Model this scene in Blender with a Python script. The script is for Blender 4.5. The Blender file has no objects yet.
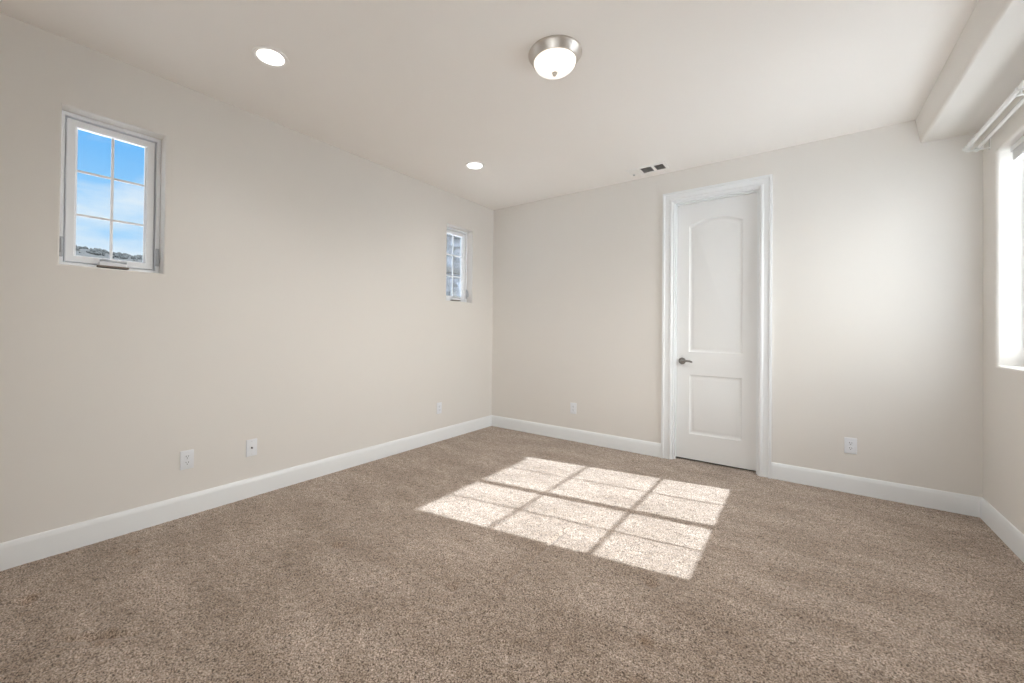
import bpy, bmesh, math, random
import numpy as np
from mathutils import Vector, Matrix, geometry

S = bpy.context.scene
COL = S.collection
random.seed(7)

# ------------------------------------------------------------------ camera
F, PX, PY, YAW, PITCH, ROLL = 408.3607, 490.4736, 327.2452, -0.652397, 0.00847034, 0.0103652
CAM = Vector((3.138717, -4.149306, 1.202978))
W = 4.0932          # room width
D = 4.75            # room depth behind the far wall
CH = 2.743          # ceiling height
T = 0.18            # wall thickness
BB = 0.131          # baseboard height

fwd = Vector((math.sin(YAW) * math.cos(PITCH), math.cos(YAW) * math.cos(PITCH), math.sin(PITCH)))
right = Vector((math.cos(YAW), -math.sin(YAW), 0.0))
up = right.cross(fwd)
r2 = math.cos(ROLL) * right + math.sin(ROLL) * up
u2 = -math.sin(ROLL) * right + math.cos(ROLL) * up
cd = bpy.data.cameras.new('camera')
cam = bpy.data.objects.new('camera', cd)
COL.objects.link(cam)
m3 = Matrix((r2, u2, -fwd)).transposed()
cam.matrix_world = Matrix.Translation(CAM) @ m3.to_4x4()
cd.sensor_width = 36.0
cd.lens = F * 36.0 / 1024.0
cd.shift_x = (512.0 - PX) / 1024.0
cd.shift_y = (PY - 341.5) / 1024.0
cd.clip_start = 0.02
cd.clip_end = 2000
S.camera = cam

# ------------------------------------------------------------------ colour management
S.view_settings.view_transform = 'Standard'
S.view_settings.look = 'None'
S.view_settings.exposure = 0.19
S.view_settings.gamma = 1.0
S.view_settings.use_curve_mapping = False
S.cycles.max_bounces = 14
S.cycles.diffuse_bounces = 10
S.cycles.transparent_max_bounces = 12
S.cycles.sample_clamp_indirect = 6.0

# ------------------------------------------------------------------ sky
SUN_DIR = Vector((-1.0, -0.178, -0.728)).normalized()     # the way the sunlight travels
SKY_STRENGTH = 0.96
SUN_GLARE = 8.2
SUN_STRENGTH = 8.1

world = bpy.data.worlds.new('sky')
S.world = world
world.use_nodes = True
wt = world.node_tree
wt.nodes.clear()


def wn(kind, **kw):
    n = wt.nodes.new(kind)
    for k, v in kw.items():
        setattr(n, k, v)
    return n


def wmath(op, a, b=None, clamp=False):
    n = wn('ShaderNodeMath', operation=op, use_clamp=clamp)
    for i, v in enumerate((a, b)):
        if v is None:
            continue
        if isinstance(v, (int, float)):
            n.inputs[i].default_value = v
        else:
            wt.links.new(v, n.inputs[i])
    return n.outputs[0]


tc = wn('ShaderNodeTexCoord')
sep = wn('ShaderNodeSeparateXYZ')
wt.links.new(tc.outputs['Generated'], sep.inputs[0])
ramp = wn('ShaderNodeValToRGB')
ramp.color_ramp.elements[0].position = 0.0
ramp.color_ramp.elements[0].color = (0.55, 0.72, 0.92, 1)
ramp.color_ramp.elements[1].position = 0.9
ramp.color_ramp.elements[1].color = (0.10, 0.36, 0.85, 1)
e = ramp.color_ramp.elements.new(0.33)
e.color = (0.15, 0.47, 0.93, 1)
e = ramp.color_ramp.elements.new(0.2)
e.color = (0.33, 0.63, 0.95, 1)
wt.links.new(sep.outputs['Z'], ramp.inputs[0])
mp = wn('ShaderNodeMapping')
mp.inputs['Scale'].default_value = (3.0, 3.0, 9.0)
wt.links.new(tc.outputs['Generated'], mp.inputs[0])
nz = wn('ShaderNodeTexNoise')
nz.inputs['Scale'].default_value = 1.7
nz.inputs['Detail'].default_value = 6
nz.inputs['Roughness'].default_value = 0.55
wt.links.new(mp.outputs[0], nz.inputs['Vector'])
low = wmath('SUBTRACT', 0.29, sep.outputs['Z'])
low = wmath('MULTIPLY', low, 3.6)
cl = wmath('ADD', wmath('MULTIPLY', wmath('SUBTRACT', nz.outputs[0], 0.5), 2.4), low, )
cl = wmath('MULTIPLY', cl, 1.5, clamp=True)
mixc = wn('ShaderNodeMixRGB')
mixc.inputs[2].default_value = (0.76, 0.84, 0.93, 1)
wt.links.new(cl, mixc.inputs[0])
wt.links.new(ramp.outputs[0], mixc.inputs[1])
# bright hazy sky on the side of the sun
dot = wn('ShaderNodeVectorMath', operation='DOT_PRODUCT')
dot.inputs[1].default_value = (-SUN_DIR.x, -SUN_DIR.y, -SUN_DIR.z)
wt.links.new(tc.outputs['Generated'], dot.inputs[0])
gl = wmath('MULTIPLY', wmath('ADD', dot.outputs['Value'], -0.02), 1.0 / 0.75, clamp=True)
gl = wmath('POWER', gl, 1.35)
bg1 = wn('ShaderNodeBackground')
bg1.inputs[1].default_value = SKY_STRENGTH
wt.links.new(mixc.outputs[0], bg1.inputs[0])
bg2 = wn('ShaderNodeBackground')
bg2.inputs[0].default_value = (1.0, 0.985, 0.955, 1)
wt.links.new(wmath('MULTIPLY', gl, SUN_GLARE), bg2.inputs[1])
addn = wn('ShaderNodeAddShader')
wt.links.new(bg1.outputs[0], addn.inputs[0])
wt.links.new(bg2.outputs[0], addn.inputs[1])
wo = wn('ShaderNodeOutputWorld')
wt.links.new(addn.outputs[0], wo.inputs[0])

# ------------------------------------------------------------------ sun
sd = bpy.data.lights.new('sun', 'SUN')
sd.energy = SUN_STRENGTH
sd.angle = math.radians(0.53)
sd.color = (0.91, 0.98, 1.06)
so = bpy.data.objects.new('sun', sd)
COL.objects.link(so)
so.rotation_euler = SUN_DIR.to_track_quat('-Z', 'Y').to_euler()
so.location = (12, 2, 9)
# portal in the big window: guides sky sampling, emits nothing by itself
pd = bpy.data.lights.new('window_portal', 'AREA')
pd.shape = 'RECTANGLE'
pd.size = 1.50
pd.size_y = 1.28
pd.cycles.is_portal = True
po = bpy.data.objects.new('window_portal', pd)
COL.objects.link(po)
pd2 = bpy.data.lights.new('added_doors_portal', 'AREA')  # portal for the doors added behind the viewer
pd2.shape = 'RECTANGLE'
pd2.size = 1.75
pd2.size_y = 2.12
pd2.cycles.is_portal = True
po2 = bpy.data.objects.new('added_doors_portal', pd2)
COL.objects.link(po2)
po2.location = (3.0, -D - 0.19, 1.11)
po2.rotation_euler = Vector((0, 1, 0)).to_track_quat('-Z', 'Z').to_euler()
po.location = (W + 0.21, -0.9875, 1.69)
po.rotation_euler = Vector((-1, 0, 0)).to_track_quat('-Z', 'Y').to_euler()


# ------------------------------------------------------------------ materials
def mat(name, color, rough=0.6, metal=0.0, var=0.04, scale=6.0, bump=0.0, bscale=300.0, emit=None, estr=0.0, spec=0.5, coat=0.0):
    m = bpy.data.materials.new(name)
    m.use_nodes = True
    t = m.node_tree
    b = t.nodes['Principled BSDF']
    b.inputs['Roughness'].default_value = rough
    b.inputs['Metallic'].default_value = metal
    b.inputs['Specular IOR Level'].default_value = spec
    b.inputs['Coat Weight'].default_value = coat
    co = t.nodes.new('ShaderNodeTexCoord')
    n = t.nodes.new('ShaderNodeTexNoise')
    n.inputs['Scale'].default_value = scale
    n.inputs['Detail'].default_value = 4
    t.links.new(co.outputs['Object'], n.inputs['Vector'])
    mx = t.nodes.new('ShaderNodeMixRGB')
    mx.inputs[1].default_value = tuple(c * (1 - var) for c in color) + (1,)
    mx.inputs[2].default_value = tuple(min(1, c * (1 + var)) for c in color) + (1,)
    t.links.new(n.outputs[0], mx.inputs[0])
    t.links.new(mx.outputs[0], b.inputs['Base Color'])
    if bump:
        n2 = t.nodes.new('ShaderNodeTexNoise')
        n2.inputs['Scale'].default_value = bscale
        n2.inputs['Detail'].default_value = 3
        t.links.new(co.outputs['Object'], n2.inputs['Vector'])
        bp = t.nodes.new('ShaderNodeBump')
        bp.inputs['Strength'].default_value = bump
        bp.inputs['Distance'].default_value = 0.002
        t.links.new(n2.outputs[0], bp.inputs['Height'])
        t.links.new(bp.outputs[0], b.inputs['Normal'])
    if emit:
        b.inputs['Emission Color'].default_value = emit + (1,)
        b.inputs['Emission Strength'].default_value = estr
    return m


M = {}
M['wall'] = mat('wall_paint', (0.755, 0.730, 0.696), 0.75, var=0.012, scale=2.0, bump=0.10, bscale=160)
M['ceiling'] = mat('ceiling_paint', (0.935, 0.912, 0.885), 0.85, var=0.01, scale=2.0, bump=0.10, bscale=160)
M['trim'] = mat('white_trim_paint', (0.82, 0.84, 0.855), 0.38, var=0.012, scale=3.0)
M['door'] = mat('white_door_paint', (0.81, 0.815, 0.815), 0.42, var=0.012, scale=3.0)
M['vinyl'] = mat('white_vinyl', (0.90, 0.92, 0.95), 0.4, var=0.015, scale=8.0)
M['plate'] = mat('white_plastic', (0.80, 0.82, 0.86), 0.35, var=0.01, scale=12.0)
M['slot'] = mat('dark_slot', (0.05, 0.05, 0.055), 0.6, var=0.1)
M['nickel'] = mat('satin_nickel', (0.62, 0.575, 0.53), 0.40, 1.0, var=0.06, scale=18.0)
M['darknickel'] = mat('aged_nickel', (0.27, 0.26, 0.25), 0.33, 1.0, var=0.08, scale=18.0)
M['screw'] = mat('painted_screw', (0.68, 0.69, 0.71), 0.4, var=0.02)
M['hardware'] = mat('grey_hardware', (0.50, 0.52, 0.55), 0.4, var=0.06, scale=30)
M['bronze'] = mat('taupe_handle', (0.20, 0.16, 0.13), 0.5, var=0.08, scale=30)
M['lamp_glass'] = mat('frosted_lamp_glass', (0.9, 0.87, 0.82), 0.35, var=0.02, emit=(1.0, 0.95, 0.88), estr=0.72)
M['led'] = mat('lit_led_lens', (0.9, 0.9, 0.9), 0.5, var=0.01, emit=(1.0, 0.97, 0.93), estr=3.0)
M['rod'] = mat('white_enamel', (0.80, 0.80, 0.79), 0.25, var=0.01, scale=20)
M['blind'] = mat('white_blind_vinyl', (0.78, 0.79, 0.80), 0.4, var=0.02, scale=20)
M['vent'] = mat('white_vent_enamel', (0.93, 0.92, 0.90), 0.45, var=0.015, scale=20)
M['duct'] = mat('duct_shade_grey', (0.16, 0.16, 0.155), 0.8, var=0.1, scale=20)
M['louver'] = mat('shaded_louver_enamel', (0.46, 0.45, 0.435), 0.6, var=0.03, scale=20)  # white vent enamel with the louvers' shade put into the colour
M['hall_box'] = mat('dark_hall_box', (0.05, 0.04, 0.035), 0.7, var=0.1, scale=20)  # for the box added behind the door


STAINS_AND_DENT_SHADE = [(2.66, -2.50, 0.035, 0.75), (2.70, -2.75, 0.07, 0.6), (1.0, -3.79, 0.05, 0.55), (0.435, -3.94, 0.035, 0.6), (2.565, -2.108, 0.02, 0.5), (0.298, -3.559, 0.03, 0.5)]


def carpet_material():
    m = bpy.data.materials.new('beige_carpet_pile')
    m.use_nodes = True
    t = m.node_tree
    b = t.nodes['Principled BSDF']
    b.inputs['Roughness'].default_value = 0.95
    b.inputs['Specular IOR Level'].default_value = 0.1
    b.inputs['Sheen Weight'].default_value = 0.25
    b.inputs['Sheen Roughness'].default_value = 0.6
    co = t.nodes.new('ShaderNodeTexCoord')

    def noise(scale, detail=3, rough=0.55, vec=None):
        n = t.nodes.new('ShaderNodeTexNoise')
        n.inputs['Scale'].default_value = scale
        n.inputs['Detail'].default_value = detail
        n.inputs['Roughness'].default_value = rough
        t.links.new(vec or co.outputs['Object'], n.inputs['Vector'])
        return n.outputs[0]

    def rmp(src, stops):
        r = t.nodes.new('ShaderNodeValToRGB')
        el = r.color_ramp.elements
        el[0].position, el[0].color = stops[0][0], stops[0][1] + (1,)
        el[1].position, el[1].color = stops[-1][0], stops[-1][1] + (1,)
        for p, c in stops[1:-1]:
            x = el.new(p)
            x.color = c + (1,)
        t.links.new(src, r.inputs[0])
        return r.outputs[0]

    def mixn(kind, f, a, c):
        x = t.nodes.new('ShaderNodeMixRGB')
        x.blend_type = kind
        for i, v in enumerate((f, a, c)):
            if isinstance(v, (int, float)):
                x.inputs[i].default_value = v
            elif isinstance(v, tuple):
                x.inputs[i].default_value = v + (1,)
            else:
                t.links.new(v, x.inputs[i])
        return x.outputs[0]

    # twisted yarn tufts: dark / mid / pale flecks
    fleck = rmp(noise(155, 2, 0.75), [(0.36, (0.062, 0.041, 0.027)), (0.47, (0.305, 0.230, 0.175)),
                                      (0.56, (0.43, 0.342, 0.276)), (0.68, (0.68, 0.58, 0.50))])
    # patches where the pile lies the other way
    mpn = t.nodes.new('ShaderNodeMapping')
    mpn.inputs['Rotation'].default_value = (0, 0, 0.5)
    mpn.inputs['Scale'].default_value = (1.0, 2.2, 1.0)
    t.links.new(co.outputs['Object'], mpn.inputs[0])
    lay = rmp(noise(1.9, 5, 0.62, mpn.outputs[0]), [(0.36, (0.82, 0.79, 0.76)), (0.5, (0.97, 0.96, 0.95)), (0.62, (1.12, 1.13, 1.15))])
    c1 = mixn('MULTIPLY', 1.0, fleck, lay)
    mid = rmp(noise(24, 3, 0.6), [(0.3, (0.84, 0.83, 0.82)), (0.7, (1.14, 1.14, 1.14))])
    c2 = mixn('MULTIPLY', 1.0, c1, mid)
    # brown stains, and the shade inside some dents painted into the colour
    for (sx, sy, sr, amt) in STAINS_AND_DENT_SHADE:
        ds = t.nodes.new('ShaderNodeVectorMath')
        ds.operation = 'DISTANCE'
        ds.inputs[1].default_value = (sx, sy, 0)
        t.links.new(co.outputs['Object'], ds.inputs[0])
        dn = t.nodes.new('ShaderNodeMath')
        dn.operation = 'MULTIPLY_ADD'
        dn.inputs[1].default_value = sr * 1.6
        t.links.new(noise(14, 3, 0.6), dn.inputs[0])
        t.links.new(ds.outputs['Value'], dn.inputs[2])
        mr = t.nodes.new('ShaderNodeMapRange')
        mr.inputs['From Min'].default_value = sr * 1.2
        mr.inputs['From Max'].default_value = sr * 2.0
        mr.inputs['To Min'].default_value = amt
        mr.inputs['To Max'].default_value = 0.0
        t.links.new(dn.outputs[0], mr.inputs['Value'])
        c2 = mixn('MULTIPLY', mr.outputs[0], c2, (0.62, 0.52, 0.42))
    t.links.new(c2, b.inputs['Base Color'])
    bp = t.nodes.new('ShaderNodeBump')
    bp.inputs['Strength'].default_value = 0.6
    bp.inputs['Distance'].default_value = 0.004
    t.links.new(noise(155, 2, 0.75), bp.inputs['Height'])
    t.links.new(bp.outputs[0], b.inputs['Normal'])
    return m


M['carpet'] = carpet_material()


def glass_material():
    m = bpy.data.materials.new('clear_window_glass')
    m.use_nodes = True
    t = m.node_tree
    t.nodes.clear()
    out = t.nodes.new('ShaderNodeOutputMaterial')
    tr = t.nodes.new('ShaderNodeBsdfTransparent')
    tr.inputs[0].default_value = (0.97, 0.985, 0.98, 1)
    g = t.nodes.new('ShaderNodeBsdfGlossy')
    g.inputs['Roughness'].default_value = 0.02
    fr = t.nodes.new('ShaderNodeFresnel')
    fr.inputs[0].default_value = 1.45
    mu = t.nodes.new('ShaderNodeMath')
    mu.operation = 'MULTIPLY'
    mu.inputs[1].default_value = 0.5
    t.links.new(fr.outputs[0], mu.inputs[0])
    mx = t.nodes.new('ShaderNodeMixShader')
    t.links.new(mu.outputs[0], mx.inputs[0])
    t.links.new(tr.outputs[0], mx.inputs[1])
    t.links.new(g.outputs[0], mx.inputs[2])
    t.links.new(mx.outputs[0], out.inputs[0])
    return m


M['glass'] = glass_material()


def stone_material():
    m = bpy.data.materials.new('grey_ledge_stone')
    m.use_nodes = True
    t = m.node_tree
    b = t.nodes['Principled BSDF']
    b.inputs['Roughness'].default_value = 0.9
    co = t.nodes.new('ShaderNodeTexCoord')
    mpn = t.nodes.new('ShaderNodeMapping')
    mpn.inputs['Scale'].default_value = (2.2, 2.2, 6.0)
    t.links.new(co.outputs['Object'], mpn.inputs[0])
    v = t.nodes.new('ShaderNodeTexVoronoi')
    v.inputs['Scale'].default_value = 1.3
    t.links.new(mpn.outputs[0], v.inputs['Vector'])
    sp = t.nodes.new('ShaderNodeSeparateXYZ')
    t.links.new(v.outputs['Color'], sp.inputs[0])
    r = t.nodes.new('ShaderNodeValToRGB')
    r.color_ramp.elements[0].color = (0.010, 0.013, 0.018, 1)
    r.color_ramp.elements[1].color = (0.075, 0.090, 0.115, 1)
    t.links.new(sp.outputs[0], r.inputs[0])
    n = t.nodes.new('ShaderNodeTexNoise')
    n.inputs['Scale'].default_value = 5
    n.inputs['Detail'].default_value = 5
    t.links.new(co.outputs['Object'], n.inputs['Vector'])
    mx = t.nodes.new('ShaderNodeMixRGB')
    mx.blend_type = 'OVERLAY'
    mx.inputs[0].default_value = 0.8
    t.links.new(r.outputs[0], mx.inputs[1])
    t.links.new(n.outputs[0], mx.inputs[2])
    t.links.new(mx.outputs[0], b.inputs['Base Color'])
    return m


M['stone'] = stone_material()
M['tile'] = mat('grey_roof_tile', (0.02, 0.023, 0.028), 0.8, var=0.3, scale=3)
M['coping'] = mat('pale_coping_stone', (0.10, 0.11, 0.125), 0.8, var=0.1, scale=2)
M['dark_glass'] = mat('dark_house_window', (0.03, 0.04, 0.05), 0.2, var=0.1)
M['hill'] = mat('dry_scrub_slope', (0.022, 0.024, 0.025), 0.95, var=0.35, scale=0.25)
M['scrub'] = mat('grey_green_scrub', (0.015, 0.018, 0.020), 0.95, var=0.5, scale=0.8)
M['ground'] = mat('pale_concrete_ground', (0.80, 0.80, 0.80), 0.95, var=0.2, scale=0.3)
M['bounce_balcony'] = mat('pale_bounce_slab', (0.66, 0.64, 0.61), 0.8, var=0.03, scale=3)  # unseen slab, pale to bounce sunlight onto the ceiling
M['stucco'] = mat('sky_block_stucco', (0.55, 0.50, 0.43), 0.9, var=0.03, scale=4, bump=0.2)  # only on the added roof that shuts out sky


# ------------------------------------------------------------------ mesh helpers
def obj(name, bm, m, parent=None, smooth=None, loc=None):
    me = bpy.data.meshes.new(name)
    bmesh.ops.recalc_face_normals(bm, faces=bm.faces[:])
    bm.to_mesh(me)
    bm.free()
    for x in (m if isinstance(m, (list, tuple)) else [m]):
        me.materials.append(x)
    o = bpy.data.objects.new(name, me)
    COL.objects.link(o)
    if parent:
        o.parent = parent
    if loc:
        o.location = loc
    if smooth is not None:
        me.polygons.foreach_set('use_smooth', [True] * len(me.polygons))
        me.set_sharp_from_angle(angle=math.radians(smooth))
    return o


def tag(o, label, cat, group=None, kind=None):
    o['label'] = label
    o['category'] = cat
    if group:
        o['group'] = group
    if kind:
        o['kind'] = kind
    return o


def empty(name, loc):
    o = bpy.data.objects.new(name, None)
    o.empty_display_size = 0.1
    COL.objects.link(o)
    o.location = loc
    return o


def part_label(o, text):
    o['label'] = text
    return o


def copy_tree(o, parent=None):
    c = o.copy()
    COL.objects.link(c)
    if parent:
        c.parent = parent
    for ch in list(o.children):
        copy_tree(ch, c)
    return c


def box(bm, x0, x1, y0, y1, z0, z1, bev=0.0, seg=2):
    vs = [bm.verts.new((x, y, z)) for x in (x0, x1) for y in (y0, y1) for z in (z0, z1)]
    q = [(0, 1, 3, 2), (4, 6, 7, 5), (0, 4, 5, 1), (2, 3, 7, 6), (0, 2, 6, 4), (1, 5, 7, 3)]
    fs = [bm.faces.new([vs[i] for i in f]) for f in q]
    if bev:
        es = list({e for f in fs for e in f.edges})
        bmesh.ops.bevel(bm, geom=es, offset=bev, segments=seg, profile=0.6, affect='EDGES')


def BX(*a, **k):
    bm = bmesh.new()
    box(bm, *a, **k)
    return bm


def lathe(prof, n=48, axis='Z', c=(0, 0, 0), bm=None, cap=True):
    """prof: list of (r, h)"""
    bm = bm or bmesh.new()
    rings = []
    for r, h in prof:
        ring = []
        if r < 1e-6:
            pts = [(0, 0)]
        else:
            pts = [(r * math.cos(2 * math.pi * i / n), r * math.sin(2 * math.pi * i / n)) for i in range(n)]
        for a, b in pts:
            p = {'Z': (a, b, h), 'X': (h, a, b), 'Y': (a, h, b)}[axis]
            ring.append(bm.verts.new((p[0] + c[0], p[1] + c[1], p[2] + c[2])))
        rings.append(ring)
    for A, B in zip(rings, rings[1:]):
        for i in range(n):
            j = (i + 1) % n
            if len(A) == 1 and len(B) == 1:
                continue
            if len(A) == 1:
                bm.faces.new((A[0], B[i], B[j]))
            elif len(B) == 1:
                bm.faces.new((A[i], B[0], A[j]))
            else:
                bm.faces.new((A[i], B[i], B[j], A[j]))
    if cap:
        for R in (rings[0], rings[-1]):
            if len(R) > 2:
                bm.faces.new(R)
    return bm


def tube(bm, pts, r, n=12, rz=None):
    """round tube along a polyline; rz = radius list"""
    pts = [Vector(p) for p in pts]
    rings = []
    prev = None
    for i, p in enumerate(pts):
        d = (pts[min(i + 1, len(pts) - 1)] - pts[max(i - 1, 0)]).normalized()
        if prev is None:
            a = d.orthogonal().normalized()
        else:
            a = (prev - d * prev.dot(d)).normalized()
        prev = a
        b = d.cross(a)
        rr = rz[i] if rz else r
        rings.append([bm.verts.new(p + rr * (math.cos(t) * a + math.sin(t) * b))
                      for t in [2 * math.pi * k / n for k in range(n)]])
    for A, B in zip(rings, rings[1:]):
        for i in range(n):
            j = (i + 1) % n
            bm.faces.new((A[i], B[i], B[j], A[j]))
    bm.faces.new(rings[0])
    bm.faces.new(rings[-1])
    return bm


def sweep(bm, prof, path, frames, closed=False):
    """prof = [(a, b)], frames[i] = (avec, bvec) at path[i]"""
    rings = []
    for p, (av, bv) in zip(path, frames):
        rings.append([bm.verts.new(Vector(p) + Vector(av) * a + Vector(bv) * b) for a, b in prof])
    k = len(rings)
    n = len(prof)
    for i in range(k if closed else k - 1):
        A, B = rings[i], rings[(i + 1) % k]
        for j in range(n):
            q = (j + 1) % n
            bm.faces.new((A[j], B[j], B[q], A[q]))
    if not closed:
        bm.faces.new(rings[0])
        bm.faces.new(rings[-1])
    return bm


def ring_frame(u0, u1, v0, v1, w, d0, d1, bev=0.003, place=None):
    """rectangular picture-frame: outer u0..u1 x v0..v1, width w, depth d0 (outside)..d1 (inside). place(u, v, d) -> xyz"""
    bm = bmesh.new()
    prof = [(0, d0), (w, d0), (w, d1 - bev), (w - bev, d1), (bev, d1), (0, d1 - bev)]
    corners = [(u0, v0, 1, 1), (u1, v0, -1, 1), (u1, v1, -1, -1), (u0, v1, 1, -1)]
    rings = []
    for u, v, su, sv in corners:
        rings.append([bm.verts.new(place(u + su * a, v + sv * a, d)) for a, d in prof])
    n = len(prof)
    for i in range(4):
        A, B = rings[i], rings[(i + 1) % 4]
        for j in range(n):
            q = (j + 1) % n
            bm.faces.new((A[j], B[j], B[q], A[q]))
    return bm


def wall_with_holes(name, U, V, holes, thick, place, m, radius=0.018):
    """U, V = (lo, hi). holes = [(u0, u1, v0, v1, rounded)]. place(u, v, d), d = 0 is the room face, d = thick the outside."""
    us = sorted({U[0], U[1]} | {h[0] for h in holes} | {h[1] for h in holes})
    vs = sorted({V[0], V[1]} | {h[2] for h in holes} | {h[3] for h in holes})
    bm = bmesh.new()
    cache = {}

    def V_(u, v, d):
        k = (round(u, 5), round(v, 5), round(d, 5))
        if k not in cache:
            cache[k] = bm.verts.new(place(u, v, d))
        return cache[k]

    def inhole(u, v):
        return any(h[0] < u < h[1] and h[2] < v < h[3] for h in holes)

    nu, nv = len(us) - 1, len(vs) - 1
    solid = [[not inhole((us[i] + us[i + 1]) / 2, (vs[j] + vs[j + 1]) / 2) for j in range(nv)] for i in range(nu)]
    for i in range(nu):
        for j in range(nv):
            if not solid[i][j]:
                continue
            a, b, c, d = us[i], us[i + 1], vs[j], vs[j + 1]
            for dd in (0, thick):
                bm.faces.new([V_(a, c, dd), V_(b, c, dd), V_(b, d, dd), V_(a, d, dd)])
            for (di, dj, p, q) in ((-1, 0, (a, c), (a, d)), (1, 0, (b, c), (b, d)), (0, -1, (a, c), (b, c)), (0, 1, (a, d), (b, d))):
                ii, jj = i + di, j + dj
                if not (0 <= ii < nu and 0 <= jj < nv) or not solid[ii][jj]:
                    bm.faces.new([V_(*p, 0), V_(*q, 0), V_(*q, thick), V_(*p, thick)])
    bmesh.ops.recalc_face_normals(bm, faces=bm.faces[:])
    es = []
    for h in holes:
        if not h[4]:
            continue
        pu = [u for u in us if h[0] <= u <= h[1]]
        pv = [v for v in vs if h[2] <= v <= h[3]]
        segs = [((pu[i], v), (pu[i + 1], v)) for i in range(len(pu) - 1) for v in (h[2], h[3])]
        segs += [((u, pv[i]), (u, pv[i + 1])) for i in range(len(pv) - 1) for u in (h[0], h[1])]
        for p, q in segs:
            e_ = bm.edges.get((V_(*p, 0), V_(*q, 0)))
            if e_:
                es.append(e_)
    if es:
        bmesh.ops.bevel(bm, geom=es, offset=radius, segments=5, profile=0.5, affect='EDGES')
    o = obj(name, bm, m, smooth=35)
    wmod = o.modifiers.new('face_weighted_normals', 'WEIGHTED_NORMAL')
    wmod.keep_sharp = True
    wmod.weight = 100
    return o


# ------------------------------------------------------------------ floor with real carpet relief
def carpet_floor():
    rng = np.random.default_rng(3)
    step = 0.0085
    x0, x1, y0, y1 = -0.01, W + 0.01, -D - 0.01, 0.105
    nx, ny = int((x1 - x0) / step) + 1, int((y1 - y0) / step) + 1
    xs, ys = np.linspace(x0, x1, nx), np.linspace(y0, y1, ny)
    X, Y = np.meshgrid(xs, ys, indexing='ij')
    n = rng.normal(0, 1, X.shape)
    k = np.array([0.25, 0.5, 0.25])
    sm = np.apply_along_axis(lambda r: np.convolve(r, k, 'same'), 0, n)
    sm = np.apply_along_axis(lambda r: np.convolve(r, k, 'same'), 1, sm)
    Z = 0.0013 * n + 0.0016 * sm - 0.0015
    edge = np.clip(np.minimum(np.minimum(X, W - X), -Y) / 0.05, 0.15, 1.0)
    Z = (Z + 0.0015) * edge - 0.0015
    for (dx, dy, r, dep) in [(1.837, -2.717, 0.030, 0.012), (2.565, -2.108, 0.032, 0.012), (1.095, -2.847, 0.030, 0.010),
                             (0.435, -3.938, 0.035, 0.012), (0.953, -3.808, 0.022, 0.010), (0.298, -3.559, 0.028, 0.010),
                             (1.559, -2.833, 0.030, 0.009)]:
        R = np.hypot(X - dx, Y - dy)
        Z -= dep * 1.7 * np.exp(-(R / r) ** 4)
    # faint crease in the pile
    for (ax, ay, bx_, by_, wd, dep) in [(2.000, -1.90, 2.01, -2.60, 0.012, 0.009), (0.90, -3.87, 1.06, -3.70, 0.014, 0.012)]:
        L = math.hypot(bx_ - ax, by_ - ay)
        tt = np.clip(((X - ax) * (bx_ - ax) + (Y - ay) * (by_ - ay)) / L ** 2, 0, 1)
        R = np.hypot(X - ax - tt * (bx_ - ax), Y - ay - tt * (by_ - ay))
        Z -= dep * np.exp(-(R / wd) ** 2)
    top = np.stack([X, Y, Z], -1).reshape(-1, 3)
    base = np.array([[x0, y0, -0.08], [x1, y0, -0.08], [x1, y1, -0.08], [x0, y1, -0.08]])
    verts = np.concatenate([top, base])
    idx = np.arange(nx * ny).reshape(nx, ny)
    quads = np.stack([idx[:-1, :-1], idx[1:, :-1], idx[1:, 1:], idx[:-1, 1:]], -1).reshape(-1, 4)
    faces = quads.tolist()
    B = nx * ny
    faces.append([B + 3, B + 2, B + 1, B])
    faces.append([B, B + 1] + idx[::-1, 0].tolist())
    faces.append([B + 1, B + 2] + idx[-1, ::-1].tolist())
    faces.append([B + 2, B + 3] + idx[:, -1].tolist())
    faces.append([B + 3, B] + idx[0, :].tolist())
    me = bpy.data.meshes.new('floor')
    me.from_pydata(verts.tolist(), [], faces)
    me.materials.append(M['carpet'])
    sm_ = [True] * len(quads) + [False] * 5
    me.polygons.foreach_set('use_smooth', sm_)
    o = bpy.data.objects.new('floor', me)
    COL.objects.link(o)
    return tag(o, 'beige brown flecked carpet floor crossed by a bright sun patch', 'floor', kind='structure')


carpet_floor()

# ------------------------------------------------------------------ shell
W1 = (-3.820, -3.375, 1.535, 2.388)
W2 = (-0.850, -0.405, 1.535, 2.388)
W3 = (-1.745, -0.226, 1.020, 2.350)
DR = (2.150, 2.852, -0.08, 2.452)

o = wall_with_holes('wall_left', (-D - T, T), (-0.08, CH + 0.1), [W1 + (True,), W2 + (True,)], T, lambda u, v, d: (-d, u, v), M['wall'], 0.012)
tag(o, 'beige painted side wall with two small recessed windows', 'wall', kind='structure')
o = wall_with_holes('wall_back', (0.0, W), (-0.08, CH + 0.1), [DR + (False,)], T, lambda u, v, d: (u, d, v), M['wall'])
tag(o, 'beige painted far wall holding the white door', 'wall', kind='structure')
o = wall_with_holes('wall_right', (-D - T, T), (-0.08, CH + 0.1), [W3 + (True,)], T, lambda u, v, d: (W + d, u, v), M['wall'])
tag(o, 'beige painted wall at the right edge with the large bright window', 'wall', kind='structure')
W4 = (2.10, 3.90, 0.02, 2.20)  # opening added behind the viewer as a daylight source
o = wall_with_holes('wall_front', (0.0, W), (-0.08, CH + 0.1), [W4 + (True,)], T, lambda u, v, d: (u, -D - d, v), M['wall'])
tag(o, 'beige painted wall behind the viewer facing the door wall', 'wall', kind='structure')
o = obj('ceiling', BX(0.0, W, -D, 0.0, CH, CH + 0.1), M['ceiling'])
tag(o, 'smooth off-white ceiling over the whole room', 'ceiling', kind='structure')

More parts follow.
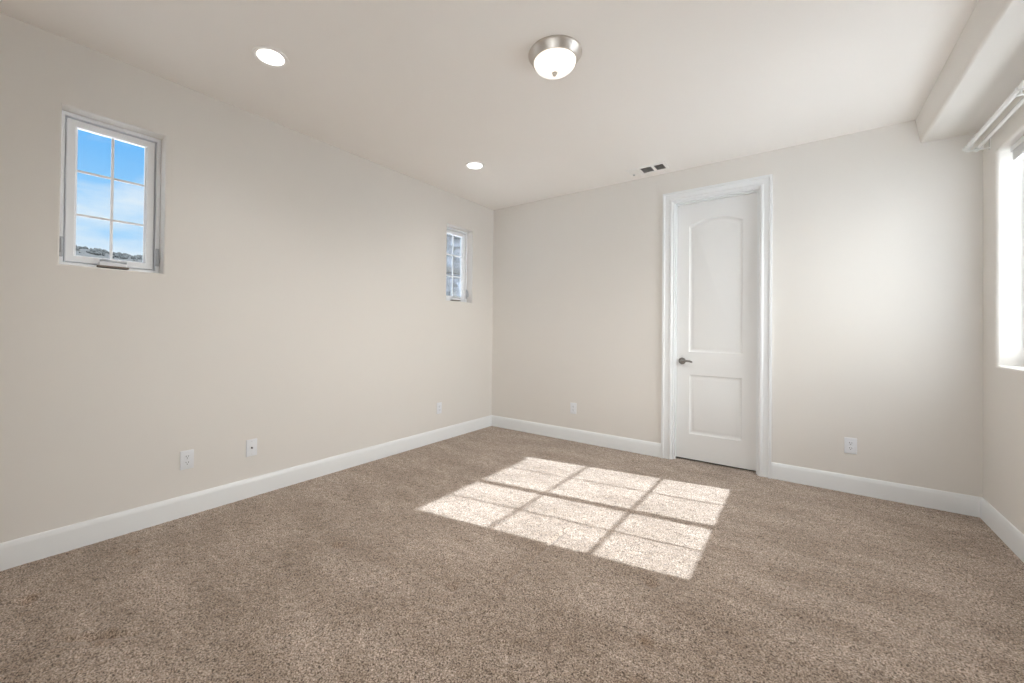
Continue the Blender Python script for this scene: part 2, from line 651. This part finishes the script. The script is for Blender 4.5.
bm = bmesh.new()
sx0, sx1, sz = 3.775, 3.802, 2.567
box(bm, sx0, W + 0.01, -D, 0.0, sz, CH + 0.01)
for v in bm.verts:                       # the room-side face leans a little
    if abs(v.co.x - sx0) < 1e-5 and v.co.z < sz + 0.01:
        v.co.x = sx1
bmesh.ops.bevel(bm, geom=[e_ for e_ in bm.edges if all(abs(v.co.x - sx1) < 1e-4 and abs(v.co.z - sz) < 1e-4 for v in e_.verts)],
                offset=0.016, segments=5, profile=0.5, affect='EDGES')
o = obj('soffit', bm, M['wall'], smooth=35)
o.modifiers.new('face_weighted_normals', 'WEIGHTED_NORMAL').keep_sharp = True
tag(o, 'boxed drywall soffit along the ceiling above the right window', 'soffit', kind='structure')


# ------------------------------------------------------------------ baseboards
def baseboard(name, a, b, n, label):
    """a, b = ends on the floor line, n = direction into the room"""
    prof = [(0, -0.012), (0.016, -0.012), (0.016, BB - 0.028), (0.0145, BB - 0.020), (0.0115, BB - 0.012), (0.0095, BB - 0.004), (0.006, BB), (0, BB)]
    bm = bmesh.new()
    sweep(bm, prof, [a, b], [(n, (0, 0, 1))] * 2)
    o = obj(name, bm, M['trim'], smooth=30)
    tag(o, label, 'baseboard', kind='structure')
    return o


baseboard('baseboard_left', (0, -D, 0), (0, 0, 0), (1, 0, 0), 'tall white baseboard running along the left wall')
baseboard('baseboard_back', (0, 0, 0), (2.062, 0, 0), (0, -1, 0), 'white baseboard from the far corner to the left of the door')
baseboard('baseboard_back.001', (2.937, 0, 0), (W, 0, 0), (0, -1, 0), 'white baseboard on the far wall right of the door')
baseboard('baseboard_right', (W, -D, 0), (W, 0, 0), (-1, 0, 0), 'white baseboard under the big window on the right wall')

# ------------------------------------------------------------------ door casing (trim_1): jamb lining + moulded casing
bm = bmesh.new()
ji0, ji1, jt = 2.166, 2.837, 2.437      # inner jamb faces
CO = 0.096
prof = [(0, 0), (0, 0.023), (0.017, 0.023), (0.024, 0.014), (0.060, 0.012), (0.068, 0.017), (0.079, 0.017), (0.092, 0.007), (0.092, 0)]
co0, co1, ct = 2.063, 2.936, 2.538
path = [(co0, 0, -0.01), (co0, 0, ct), (co1, 0, ct), (co1, 0, -0.01)]
outd = (0, -1, 0)
sweep(bm, prof, path, [((1, 0, 0), outd), ((1, 0, -1), outd), ((-1, 0, -1), outd), ((-1, 0, 0), outd)])
o = obj('trim_1', bm, M['trim'])
tag(o, 'white moulded casing framing the door in the far wall', 'door casing', kind='structure')
bm = bmesh.new()
# jamb boards with stop, set back 5 mm from the casing
for a, b in ((2.1495, ji0), (ji1, 2.8525)):
    box(bm, a, b, -0.002, T + 0.004, -0.01, 2.4525)
box(bm, ji0, ji1, -0.002, T + 0.004, jt, 2.4525)
for a, b in ((ji0, ji0 + 0.011), (ji1 - 0.011, ji1)):
    box(bm, a, b, 0.030, 0.066, -0.01, jt)
box(bm, ji0 + 0.011, ji1 - 0.011, 0.030, 0.066, jt - 0.011, jt)
j = obj('door_jamb', bm, M['trim'], o)


# ------------------------------------------------------------------ door
def door_slab():
    x0, x1, z0, z1 = ji0 + 0.003, ji1 - 0.003, 0.014, jt - 0.003
    yf, yb = 0.068, 0.103
    bm = bmesh.new()

    def up_panel(d):
        a, b = 2.283 + d, 2.717 - d
        lo, hi, apex = 1.022 + d, 2.212 - d * 0.9, 2.270 - d
        half = (b - a) / 2
        rise = apex - hi
        R = (half * half + rise * rise) / (2 * rise)
        cz = apex - R
        a0 = math.asin(half / R)
        pts = [(a, lo), (b, lo)]
        N = 20
        for i in range(N + 1):
            t_ = a0 - 2 * a0 * i / N
            pts.append(((a + b) / 2 + R * math.sin(t_), cz + R * math.cos(t_)))
        return pts

    def low_panel(d):
        a, b, lo, hi = 2.290 + d, 2.717 - d, 0.252 + d, 0.806 - d
        return [(a, lo), (b, lo), (b, hi), (a, hi)]

    outer = [(x0, z0), (x1, z0), (x1, z1), (x0, z1)]
    mv = lambda pts, y: [bm.verts.new((p[0], y, p[1])) for p in pts]
    ov = mv(outer, yf)
    loops = [ov]
    edges = [bm.edges.new((ov[i], ov[(i + 1) % 4])) for i in range(4)]
    for fn in (up_panel, low_panel):
        steps = [(0, 0.0), (0.003, 0.0045), (0.010, 0.0095), (0.018, 0.0115), (0.024, 0.0115), (0.040, 0.0045), (0.046, 0.0030)]
        prev = None
        for d, dep in steps:
            vv = mv(fn(d), yf + dep)
            if prev is None:
                edges += [bm.edges.new((vv[i], vv[(i + 1) % len(vv)])) for i in range(len(vv))]
            else:
                for i in range(len(vv)):
                    k = (i + 1) % len(vv)
                    bm.faces.new((prev[i], prev[k], vv[k], vv[i]))
            prev = vv
        bm.faces.new(prev)
    bmesh.ops.triangle_fill(bm, edges=edges, use_beauty=True)
    bv = mv(outer, yb)
    for i in range(4):
        k = (i + 1) % 4
        bm.faces.new((ov[i], ov[k], bv[k], bv[i]))
    bm.faces.new(bv)
    return bm


root = obj('door_1', door_slab(), M['door'], smooth=25)
tag(root, 'tall white two-panel door with an arched upper panel', 'door', kind='structure')
# lever handle on the left stile
hx, hz, hy = 2.2265, 0.934, 0.068
hb = lathe([(0.0, 0.0), (0.0325, 0.0), (0.0325, -0.004), (0.029, -0.009), (0.016, -0.012), (0.0, -0.012)], 32, 'Y', (hx, hy, hz), cap=False)
hd = part_label(obj('door_handle', hb, M['darknickel'], root, 40), 'satin nickel lever handle')
bm = bmesh.new()
tube(bm, [(hx, hy - 0.010, hz), (hx, hy - 0.040, hz), (hx + 0.003, hy - 0.052, hz), (hx + 0.014, hy - 0.058, hz),
          (hx + 0.045, hy - 0.058, hz + 0.004), (hx + 0.075, hy - 0.056, hz + 0.002), (hx + 0.090, hy - 0.054, hz - 0.003), (hx + 0.099, hy - 0.053, hz - 0.003)],
     0.01, 14, [0.0115, 0.0115, 0.012, 0.0115, 0.010, 0.009, 0.0085, 0.0060])
obj('lever', bm, M['darknickel'], hd, 50)
bm = BX(ji0 - 0.0005, ji0 + 0.0035, 0.064, 0.090, hz - 0.032, hz + 0.032)
obj('latch_plate', bm, M['darknickel'], root)
# dark hall floor and closed box, added behind the door to block sky light
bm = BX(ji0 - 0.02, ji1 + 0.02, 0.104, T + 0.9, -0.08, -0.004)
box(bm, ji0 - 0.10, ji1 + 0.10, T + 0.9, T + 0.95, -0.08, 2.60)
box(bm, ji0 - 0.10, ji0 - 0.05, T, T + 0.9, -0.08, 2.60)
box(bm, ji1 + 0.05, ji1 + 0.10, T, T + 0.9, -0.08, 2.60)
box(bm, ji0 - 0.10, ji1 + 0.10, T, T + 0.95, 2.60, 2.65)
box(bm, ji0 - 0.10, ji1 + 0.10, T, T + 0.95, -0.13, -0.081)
o = obj('hall_light_block', bm, M['hall_box'])
tag(o, 'dark box added to block sky light, a thin line under the door', 'light block', kind='structure')


# ------------------------------------------------------------------ the two small casement windows
def casement(name):
    """origin at the bottom centre of the opening on the room face of the left wall; +X into the room"""
    P = lambda u, v, d: (d, u, v)
    hw, hh = 0.2225, 0.853
    root = obj(name, ring_frame(-hw, hw, 0, hh, 0.0215, -0.165, -0.086, 0.003, P), M['vinyl'])
    part_label(obj('frame_stop', ring_frame(-hw + 0.0205, hw - 0.0205, 0.0205, hh - 0.0205, 0.016, -0.160, -0.128, 0.002, P), M['vinyl'], root), 'recessed inner frame step')
    sash = obj('sash', ring_frame(-0.1945, 0.1945, 0.0275, hh - 0.0275, 0.040, -0.128, -0.098, 0.004, P), M['vinyl'], root)
    obj('glazing_bead', ring_frame(-0.1560, 0.1560, 0.0560, hh - 0.0465, 0.008, -0.1275, -0.110, 0.003, P), M['vinyl'], sash)
    bm = bmesh.new()
    gl, gr, gb, gt = -0.1480, 0.1480, 0.064, hh - 0.0545
    obj('glass_pane', BX(-0.1265, -0.1235, gl - 0.003, gr + 0.003, gb - 0.003, gt + 0.003), M['glass'], sash)
    bw = 0.0068
    box(bm, -0.1225, -0.1145, -bw, bw, gb - 0.002, gt + 0.002, 0.002)
    for z in (0.299, 0.546):
        box(bm, -0.1220, -0.1150, gl - 0.002, gr + 0.002, z - bw, z + bw, 0.002)
    obj('grille', bm, M['vinyl'], sash)
    bm = bmesh.new()
    box(bm, -0.096, -0.052, -0.060, 0.062, 0.020, 0.040, 0.005, 3)
    box(bm, -0.094, -0.062, -0.052, 0.010, 0.038, 0.050, 0.005, 3)
    cr = obj('crank', bm, M['vinyl'], root, 40)
    bm = bmesh.new()
    tube(bm, [(-0.072, -0.050, 0.050), (-0.058, -0.046, 0.053), (-0.052, -0.020, 0.049), (-0.050, 0.030, 0.047), (-0.052, 0.058, 0.045)], 0.005, 10,
         [0.007, 0.006, 0.005, 0.005, 0.007])
    part_label(obj('crank_handle', bm, M['hardware'], cr, 50), 'grey folding crank handle')
    part_label(obj('crank_base', BX(-0.098, -0.048, -0.066, 0.070, 0.010, 0.0205, 0.003), M['bronze'], cr), 'dark underside of the crank housing')
    for s in (-1, 1):
        bm = bmesh.new()
        y = s * 0.2095
        box(bm, -0.088, -0.075, y - 0.009, y + 0.009, 0.050, 0.160, 0.005, 3)
        lt = obj('lock', bm, M['hardware'], root, 40)
        bm = bmesh.new()
        tube(bm, [(-0.073, y, 0.145), (-0.065, y, 0.135), (-0.057, y, 0.100), (-0.059, y, 0.070)], 0.006, 10, [0.006, 0.006, 0.006, 0.008])
        obj('lock_lever', bm, M['hardware'], lt, 50)
    # screen track shadow gap around the sash
    return root


w1 = casement('window_1')
w1.location = (0, (W1[0] + W1[1]) / 2, W1[2])
tag(w1, 'small white six-pane casement window showing blue sky and a hilltop', 'window', 'small casement windows in the left wall', 'structure')
w2 = copy_tree(w1)
w2.name = 'window_2'
w2.location = (0, (W2[0] + W2[1]) / 2, W2[2])
tag(w2, 'narrow-looking casement window beside the far corner showing grey stonework', 'window', 'small casement windows in the left wall', 'structure')


# ------------------------------------------------------------------ the big double window in the right wall
def big_window():
    P = lambda u, v, d: (W + d, u, v)
    y0, y1, z0, z1 = W3
    root = obj('window_3', ring_frame(y0, y1, z0, z1, 0.012, 0.169, 0.116, 0.003, P), M['vinyl'])
    gz0, gz1 = 1.095, 2.336
    ym0, ym1 = -1.050, -0.984            # mullion
    gf, gn = -0.239, -1.694              # outer glass limits
    mu = obj('mullion', BX(W + 0.117, W + 0.168, ym0 + 0.012, ym1 - 0.012, z0 + 0.011, z1 - 0.011, 0.003), M['vinyl'], root)
    for (a, b, um) in ((gn, ym0, -1.362), (ym1, gf, -0.604)):
        bm = bmesh.new()
        ya = y0 + 0.0115 if a == gn else ym1 - 0.0125
        yb = y1 - 0.0115 if b == gf else ym0 + 0.0125
        # rails and stiles of the sash
        box(bm, W + 0.130, W + 0.162, ya, a, z0 + 0.0115, z1 - 0.0115)
        box(bm, W + 0.130, W + 0.162, b, yb, z0 + 0.0115, z1 - 0.0115)
        box(bm, W + 0.130, W + 0.162, a, b, z0 + 0.0115, gz0)
        box(bm, W + 0.130, W + 0.162, a, b, gz1, z1 - 0.0115)
        sash = obj('sash', bm, M['vinyl'], root)
        obj('glass_pane', BX(W + 0.154, W + 0.158, a - 0.003, b + 0.003, gz0 - 0.003, gz1 + 0.003), M['glass'], sash)
        bm = bmesh.new()
        box(bm, W + 0.146, W + 0.152, um - 0.0075, um + 0.0075, gz0 - 0.002, gz1 + 0.002, 0.002)
        for z in (1.468, 1.907):
            box(bm, W + 0.1465, W + 0.1515, a - 0.002, b + 0.002, z - 0.0095, z + 0.0095, 0.002)
        obj('grille', bm, M['vinyl'], sash)
    return root


w3 = big_window()
tag(w3, 'large white gridded window at the right edge letting in the sun', 'window', kind='structure')

# ------------------------------------------------------------------ balcony doors added behind the viewer for daylight, with an added balcony
def added_doors():
    P = lambda u, v, d: (u, -D - d, v)
    x0, x1, z0, z1 = W4
    root = obj('added_window', ring_frame(x0, x1, z0, z1, 0.05, 0.13, 0.05, 0.003, P), M['vinyl'], smooth=30)
    xm = [x0 + 0.05 + (x1 - x0 - 0.10) * k / 3 for k in range(4)]
    for k in range(3):
        sash = obj('sash', ring_frame(xm[k], xm[k + 1], z0 + 0.05, z1 - 0.05, 0.045, 0.115, 0.07, 0.003, P), M['vinyl'], root, 30)
        obj('glass_pane', BX(xm[k] + 0.043, xm[k + 1] - 0.043, -D - 0.094, -D - 0.090, z0 + 0.093, z1 - 0.093), M['glass'], sash)
    return root


w4 = added_doors()
tag(w4, 'wide white glazed balcony doors, added behind the viewer to let daylight in', 'window', kind='structure')
o = obj('bounce_balcony', BX(-1.5, W + 3.0, -D - T - 4.0, -D - T - 0.002, -0.32, -0.10), M['bounce_balcony'])  # unseen, added to throw sunlight up through the doors
tag(o, 'pale sunlit balcony slab, unseen, added to bounce sunlight up to the ceiling', 'bounce_balcony', kind='structure')

o = obj('sky_block_roof', BX(-1.0, W + 0.4, -D - T - 3.0, -D - T - 0.002, 2.55, 2.72), M['stucco'])  # unseen, added to keep high sky light out of the doors
tag(o, 'unseen roof, added to shut out high sky, over the balcony behind the viewer', 'roof', kind='structure')

# ------------------------------------------------------------------ raised blind in the head of the big window
yb0, yb1 = W3[0] + 0.025, -0.285
bx0, bx1 = W + 0.046, W + 0.094
root = empty('window_blind', (W + 0.054, (yb0 + yb1) / 2, 2.215))
OX = Vector(root.location)


def child_box(name, x0, x1, y0, y1, z0, z1, m, parent, bev=0.002):
    bm = bmesh.new()
    box(bm, x0 - OX.x, x1 - OX.x, y0 - OX.y, y1 - OX.y, z0 - OX.z, z1 - OX.z, bev)
    return obj(name, bm, m, parent)


child_box('headrail', bx0 - 0.004, bx1 + 0.004, yb0, yb1, 2.313, 2.3475, M['blind'], root, 0.006)
bm = bmesh.new()
for k in range(11):
    z = 2.266 + k * 0.0042
    box(bm, bx0 - OX.x, bx1 - OX.x, yb0 + 0.006 - OX.y, yb1 - 0.022 - OX.y, z - OX.z, z + 0.0028 - OX.z)
obj('slat_stack', bm, M['blind'], root)
child_box('bottom_rail', bx0 + 0.001, bx1 - 0.001, yb0 + 0.006, yb1 - 0.030, 2.256, 2.2675, M['blind'], root, 0.003)
for yy in (-0.52, -1.02, -1.52):
    bm = bmesh.new()
    tube(bm, [(bx0 - 0.003 - OX.x, yy - OX.y, 2.252 - OX.z), (bx0 - 0.003 - OX.x, yy - OX.y, 2.305 - OX.z)], 0.0012, 6)
    obj('lift_cord', bm, M['blind'], root)
tag(root, 'white horizontal blind pulled up under the head of the right window', 'window blind')

# ------------------------------------------------------------------ double curtain rod under the soffit
R1 = (4.004, 2.450, 0.0130)   # x, z, radius of the front rod
R2 = (4.049, 2.432, 0.0105)
ye, yn = -0.085, -1.95
root = empty('curtain_rod', (W, (ye + yn) / 2, 2.43))
OX = Vector(root.location)
for (x, z, r) in (R1, R2):
    bm = bmesh.new()
    tube(bm, [(x - OX.x, ye + 0.006 - OX.y, z - OX.z), (x - OX.x, yn - 0.006 - OX.y, z - OX.z)], r, 20)
    rod = obj('rod', bm, M['rod'], root, 40)
    for yy, s in ((ye, 1), (yn, -1)):
        bm = bmesh.new()
        tube(bm, [(x - OX.x, yy - s * 0.004 - OX.y, z - OX.z), (x - OX.x, yy + s * 0.004 - OX.y, z - OX.z),
                  (x - OX.x, yy + s * 0.010 - OX.y, z - OX.z), (x - OX.x, yy + s * 0.018 - OX.y, z - OX.z),
                  (x - OX.x, yy + s * 0.024 - OX.y, z - OX.z)], r, 20, [r * 1.15, r * 1.15, r * 0.75, r * 1.35, r * 0.7])
        obj('finial', bm, M['rod'], rod, 40)
for yy in (-0.135, -0.93, -1.90):
    bm = bmesh.new()
    box(bm, -0.004, -0.0002, yy - 0.012 - OX.y, yy + 0.012 - OX.y, -0.030, 0.045, 0.001)
    box(bm, -0.105, -0.002, yy - 0.007 - OX.y, yy + 0.007 - OX.y, -0.022, -0.016, 0.001)
    for (x, z, r) in (R1, R2):      # cradles
        pts = []
        for k in range(9):
            t_ = math.pi + math.pi * k / 8
            pts.append((x - OX.x + (r + 0.003) * math.cos(t_), yy - OX.y, z - OX.z + (r + 0.003) * math.sin(t_)))
        tube(bm, pts, 0.004, 8)
        box(bm, x - OX.x - 0.003, x - OX.x + 0.003, yy - 0.006 - OX.y, yy + 0.006 - OX.y, -0.0165, z - r - 0.002 - OX.z)
    obj('bracket', bm, M['rod'], root, 40)
tag(root, 'white double curtain rod on brackets above the right window', 'curtain rod')


def lamp_light(name, parent, loc, watts, cone, color):
    ld = bpy.data.lights.new(name, 'SPOT')
    ld.energy = watts
    ld.spot_size = math.radians(cone)
    ld.spot_blend = 1.0
    ld.shadow_soft_size = 0.0
    ld.color = color
    lo = bpy.data.objects.new(name, ld)
    COL.objects.link(lo)
    lo.parent = parent
    lo.location = loc
    return lo


# ------------------------------------------------------------------ ceiling dome light
root = empty('ceiling_light', (2.043, -2.152, CH))
pan = lathe([(0.0, 0.0), (0.146, 0.0), (0.1475, -0.003), (0.1465, -0.009), (0.142, -0.013), (0.126, -0.043), (0.123, -0.047), (0.118, -0.048), (0.114, -0.046), (0.112, -0.038), (0.0, -0.030)], 72, cap=False)
part_label(obj('metal_pan', pan, M['nickel'], root, 35), 'brushed nickel ceiling pan')
gp = [(0.1130, -0.040)]
for k in range(15):
    t_ = math.pi / 2 * k / 14
    gp.append((0.1145 * math.cos(t_) ** 0.85 if k < 14 else 0.0, -0.047 - 0.061 * math.sin(t_)))
part_label(obj('lamp_shade', lathe(gp, 72, cap=False), M['lamp_glass'], root, 60), 'lit frosted glass bowl')
fp = [(0.0, -0.104), (0.0155, -0.1055), (0.0165, -0.109), (0.012, -0.112), (0.012, -0.118), (0.009, -0.124), (0.0, -0.127)]
part_label(obj('finial', lathe(fp, 24, cap=False), M['nickel'], root, 50), 'small nickel knob')
lamp_light('dome_bulb', root, (0, 0, -0.140), 62.0, 166, (1.0, 0.97, 0.93))
tag(root, 'flush dome ceiling light with brushed nickel ring and frosted glass', 'ceiling light')


# ------------------------------------------------------------------ recessed downlights
def downlight(loc):
    root = empty('recessed_light', loc)
    tr = lathe([(0.0, 0.0), (0.0935, 0.0), (0.0945, -0.005), (0.093, -0.009), (0.087, -0.010), (0.077, -0.0065), (0.0695, -0.003), (0.0, -0.003)], 56, cap=False)
    obj('trim_ring', tr, M['vent'], root, 40)
    ln = lathe([(0.0, -0.0032), (0.0690, -0.0032), (0.0690, -0.0042), (0.055, -0.0055), (0.030, -0.0065), (0.0, -0.007)], 48, cap=False)
    part_label(obj('lens', ln, M['led'], root, 60), 'glowing white lens')
    lamp_light('led_light', root, (0, 0, -0.012), 9.0, 130, (1.0, 0.98, 0.94))
    return root


d1 = downlight((0.737, -3.085, CH))
tag(d1, 'recessed round ceiling downlight nearer the viewer, above the left window', 'downlight', 'recessed lights along the left side')
d2 = copy_tree(d1)
d2.location = (0.705, -1.230, CH)
tag(d2, 'recessed round ceiling downlight farther away, near the far corner', 'downlight', 'recessed lights along the left side')

# ------------------------------------------------------------------ ceiling air register
root = empty('air_vent', (1.972, -0.205, CH))
L, Wd = 0.180, 0.094
bm = bmesh.new()
prof = [(0, 0), (0.004, -0.006), (0.010, -0.008), (0.026, -0.008), (0.030, -0.006), (0.030, 0)]
P = lambda u, v, d: (u, v, d)
corners = [(-L, -Wd, 1, 1), (L, -Wd, -1, 1), (L, Wd, -1, -1), (-L, Wd, 1, -1)]
rings = [[bm.verts.new((u + su * a, v + sv * a, d)) for a, d in prof] for u, v, su, sv in corners]
for i in range(4):
    A, B = rings[i], rings[(i + 1) % 4]
    for q in range(len(prof)):
        k = (q + 1) % len(prof)
        bm.faces.new((A[q], B[q], B[k], A[k]))
for x in (-0.0625, 0.060):
    box(bm, x - 0.012, x + 0.012, -Wd + 0.028, Wd - 0.028, -0.0085, -0.0005, 0.001)
fr = obj('frame', bm, M['vent'], root, 30)
part_label(obj('duct_shade_sheet', BX(-L + 0.02, L - 0.02, -Wd + 0.02, Wd - 0.02, -0.0008, -0.0002), M['duct'], root), 'dark sheet for the shade in the duct behind the louvers')  # flat dark sheet painted as the shade inside the duct
for sec, (xa, xb) in enumerate(((-0.152, -0.0745), (-0.0505, 0.048), (0.072, 0.152))):
    if sec == 0:       # louvers turned so their white faces look at the room
        for k in range(6):
            x = xa + 0.006 + k * 0.0135
            bm = bmesh.new()
            box(bm, -0.0105, 0.0105, -Wd + 0.029, Wd - 0.029, -0.0005, 0.0005)
            bmesh.ops.transform(bm, matrix=Matrix.Translation((x, 0, -0.0055)) @ Matrix.Rotation(math.radians(-18), 4, 'Y'), verts=bm.verts[:])
            obj('louver', bm, M['vent'], root)
    else:
        for k in range(7):
            y = -Wd + 0.036 + k * 0.0186
            bm = bmesh.new()
            box(bm, xa, xb, -0.0055, 0.0055, -0.0004, 0.0004)
            bmesh.ops.transform(bm, matrix=Matrix.Translation((0, y, -0.0040)) @ Matrix.Rotation(math.radians(52), 4, 'X'), verts=bm.verts[:])
            part_label(obj('louver', bm, M['louver'], root), 'angled louver, grey from shade put into its colour')
bm = bmesh.new()
box(bm, -0.147, -0.136, 0.038, 0.052, -0.018, -0.006, 0.001)
part_label(obj('damper_lever', bm, M['hardware'], root), 'small grey damper lever')
tag(root, 'white three-section air vent in the ceiling above the door', 'air vent')


# ------------------------------------------------------------------ wall plates
def plate(kind):
    """built facing +X, origin at the plate centre on the wall"""
    root = obj('wall_outlet' if kind == 'duplex' else 'cable_outlet', BX(0.0, 0.0062, -0.0365, 0.0365, -0.060, 0.060, 0.0025, 3), M['plate'], smooth=40)
    if kind == 'duplex':
        for s in (-1, 1):
            bm = bmesh.new()
            pts = []
            for k in range(28):
                a = 2 * math.pi * k / 28
                y, z = 0.0172 * math.cos(a), max(-0.0138, min(0.0138, 0.0172 * math.sin(a)))
                pts.append((y, z + s * 0.0195))
            lo = [bm.verts.new((0.0058, y, z)) for y, z in pts]
            hi = [bm.verts.new((0.0085, y, z)) for y, z in pts]
            for i in range(28):
                k = (i + 1) % 28
                bm.faces.new((lo[i], lo[k], hi[k], hi[i]))
            bm.faces.new(hi)
            bm.faces.new(lo)
            rc = obj('receptacle', bm, M['plate'], root)
            for (dy, dz, sy, sz_) in ((-0.0064, 0.0040, 0.0013, 0.0045), (0.0064, 0.0040, 0.0013, 0.0037)):
                part_label(obj('slot', BX(0.0080, 0.0088, dy - sy, dy + sy, s * 0.0195 + dz - sz_, s * 0.0195 + dz + sz_), M['slot'], rc), 'dark slot')
            part_label(obj('ground_hole', lathe([(0.0, 0.0081), (0.0027, 0.0081), (0.0027, 0.0088), (0.0, 0.0088)], 14, 'X', (0, 0, s * 0.0195 - 0.0075), cap=False), M['slot'], rc), 'dark ground hole')
        obj('screw', lathe([(0.0, 0.006), (0.0032, 0.006), (0.0028, 0.0072), (0.0, 0.0074)], 16, 'X', cap=False), M['screw'], root)
    else:
        part_label(obj('cable_jack', lathe([(0.0, 0.0058), (0.0062, 0.0058), (0.0062, 0.0085), (0.0048, 0.0090), (0.0048, 0.0150), (0.0, 0.0150)], 20, 'X', cap=False), M['slot'], root), 'dark round cable jack')
        for s in (-1, 1):
            obj('screw', lathe([(0.0, 0.006), (0.0032, 0.006), (0.0028, 0.0072), (0.0, 0.0074)], 16, 'X', (0, 0, s * 0.045), cap=False), M['screw'], root)
    return root


G = 'white duplex outlets low on the walls'
p1 = plate('duplex')
p1.location = (0, -3.238, 0.355)
tag(p1, 'white duplex outlet low on the left wall, closest to the viewer', 'outlet', G)
pc = plate('cable')
pc.location = (0, -2.851, 0.347)
tag(pc, 'white cable plate with one dark round jack on left wall', 'cable outlet')
for (loc, rz, lab) in (((0, -0.948, 0.356), 0, 'white duplex outlet low on the left wall below the farther window'),
                       ((1.134, 0, 0.357), -math.pi / 2, 'white duplex outlet on the far wall between corner and door'),
                       ((3.433, 0, 0.356), -math.pi / 2, 'white duplex outlet on the far wall right of the door')):
    c = copy_tree(p1)
    c.location = loc
    c.rotation_euler = (0, 0, rz)
    tag(c, lab, 'outlet', G)

# ------------------------------------------------------------------ outdoors
bm = bmesh.new()
box(bm, -260, 120, -220, 220, -3.6, -3.4)
o = obj('ground', bm, M['ground'])
tag(o, 'pale paved ground outside far below the windows', 'ground', kind='structure')


def ridge_z(y):
    return 20.6 + 0.9 * math.sin(y * 0.045 + 1.0) + 0.5 * math.sin(y * 0.17 + 0.4)


bm = bmesh.new()
NX, NY = 26, 90
grid = []
for i in range(NX):
    row = []
    for q in range(NY):
        x = -70 - 130 * i / (NX - 1)
        y = -110 + 200 * q / (NY - 1)
        t_ = (-70 - x) / 80.0
        h = ridge_z(y) * (math.sin(min(t_, 1.0) * math.pi / 2) ** 1.2) if t_ <= 1 else ridge_z(y) * (1 - 0.25 * (t_ - 1))
        fall = max(0.0, min(1.0, (90 - y) / 60.0))
        z = -3.5 + (h + 3.5) * fall * 0.98 + (random.random() - 0.5) * 0.6
        row.append(bm.verts.new((x, y, z)))
    grid.append(row)
for i in range(NX - 1):
    for q in range(NY - 1):
        bm.faces.new((grid[i][q], grid[i + 1][q], grid[i + 1][q + 1], grid[i][q + 1]))
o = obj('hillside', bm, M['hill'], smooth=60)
tag(o, 'scrubby grey hillside seen low through the nearer left window', 'hillside', kind='structure')

bm = bmesh.new()
for k in range(1000):
    y = random.uniform(-60, 45)
    x = random.uniform(-156, -118)
    t_ = (-70 - x) / 80.0
    h = ridge_z(y) * (math.sin(min(t_, 1.0) * math.pi / 2) ** 1.2)
    fall = max(0.0, min(1.0, (90 - y) / 60.0))
    z = -3.5 + (h + 3.5) * fall * 0.98
    r = random.uniform(0.25, 0.65)
    ret = bmesh.ops.create_icosphere(bm, subdivisions=2, radius=r)
    for v in ret['verts']:
        j = 0.75 + 0.5 * random.random()
        v.co = Vector((v.co.x * 1.1 * j + x, v.co.y * 1.1 * j + y, v.co.z * 0.95 * j + z + r * 0.35))
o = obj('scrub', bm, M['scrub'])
tag(o, 'low grey-green scrub covering the crest of the hillside', 'shrubs', kind='stuff')

# neighbouring house with stone-clad wall, seen through the farther small window
root = empty('neighbour_house', (-11.0, 11.5, -3.4))
bm = bmesh.new()
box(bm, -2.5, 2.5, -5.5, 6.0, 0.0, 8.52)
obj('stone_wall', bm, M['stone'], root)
for (z0, z1, pr) in ((6.98, 7.22, 0.10),):
    bm = bmesh.new()
    box(bm, -2.5 - pr, 2.5 + pr, -3.6 - pr, 4.0 + pr, z0, z1, 0.02)
    part_label(obj('belt_course', bm, M['tile'], root), 'dark stone belt course')
part_label(obj('coping', BX(-2.62, 2.62, -5.62, 6.12, 8.52, 8.62, 0.02), M['coping'], root), 'pale grey coping stones')
for (y, z) in ((-3.05, 6.05), (-0.4, 6.05), (2.3, 6.05)):
    part_label(obj('wall_vent', BX(2.48, 2.54, y - 0.20, y + 0.20, z - 0.17, z + 0.17, 0.01), M['dark_glass'], root), 'dark square wall vent')
tag(root, 'grey stone-clad neighbouring house seen through the farther left window', 'house')

S.camera = cam
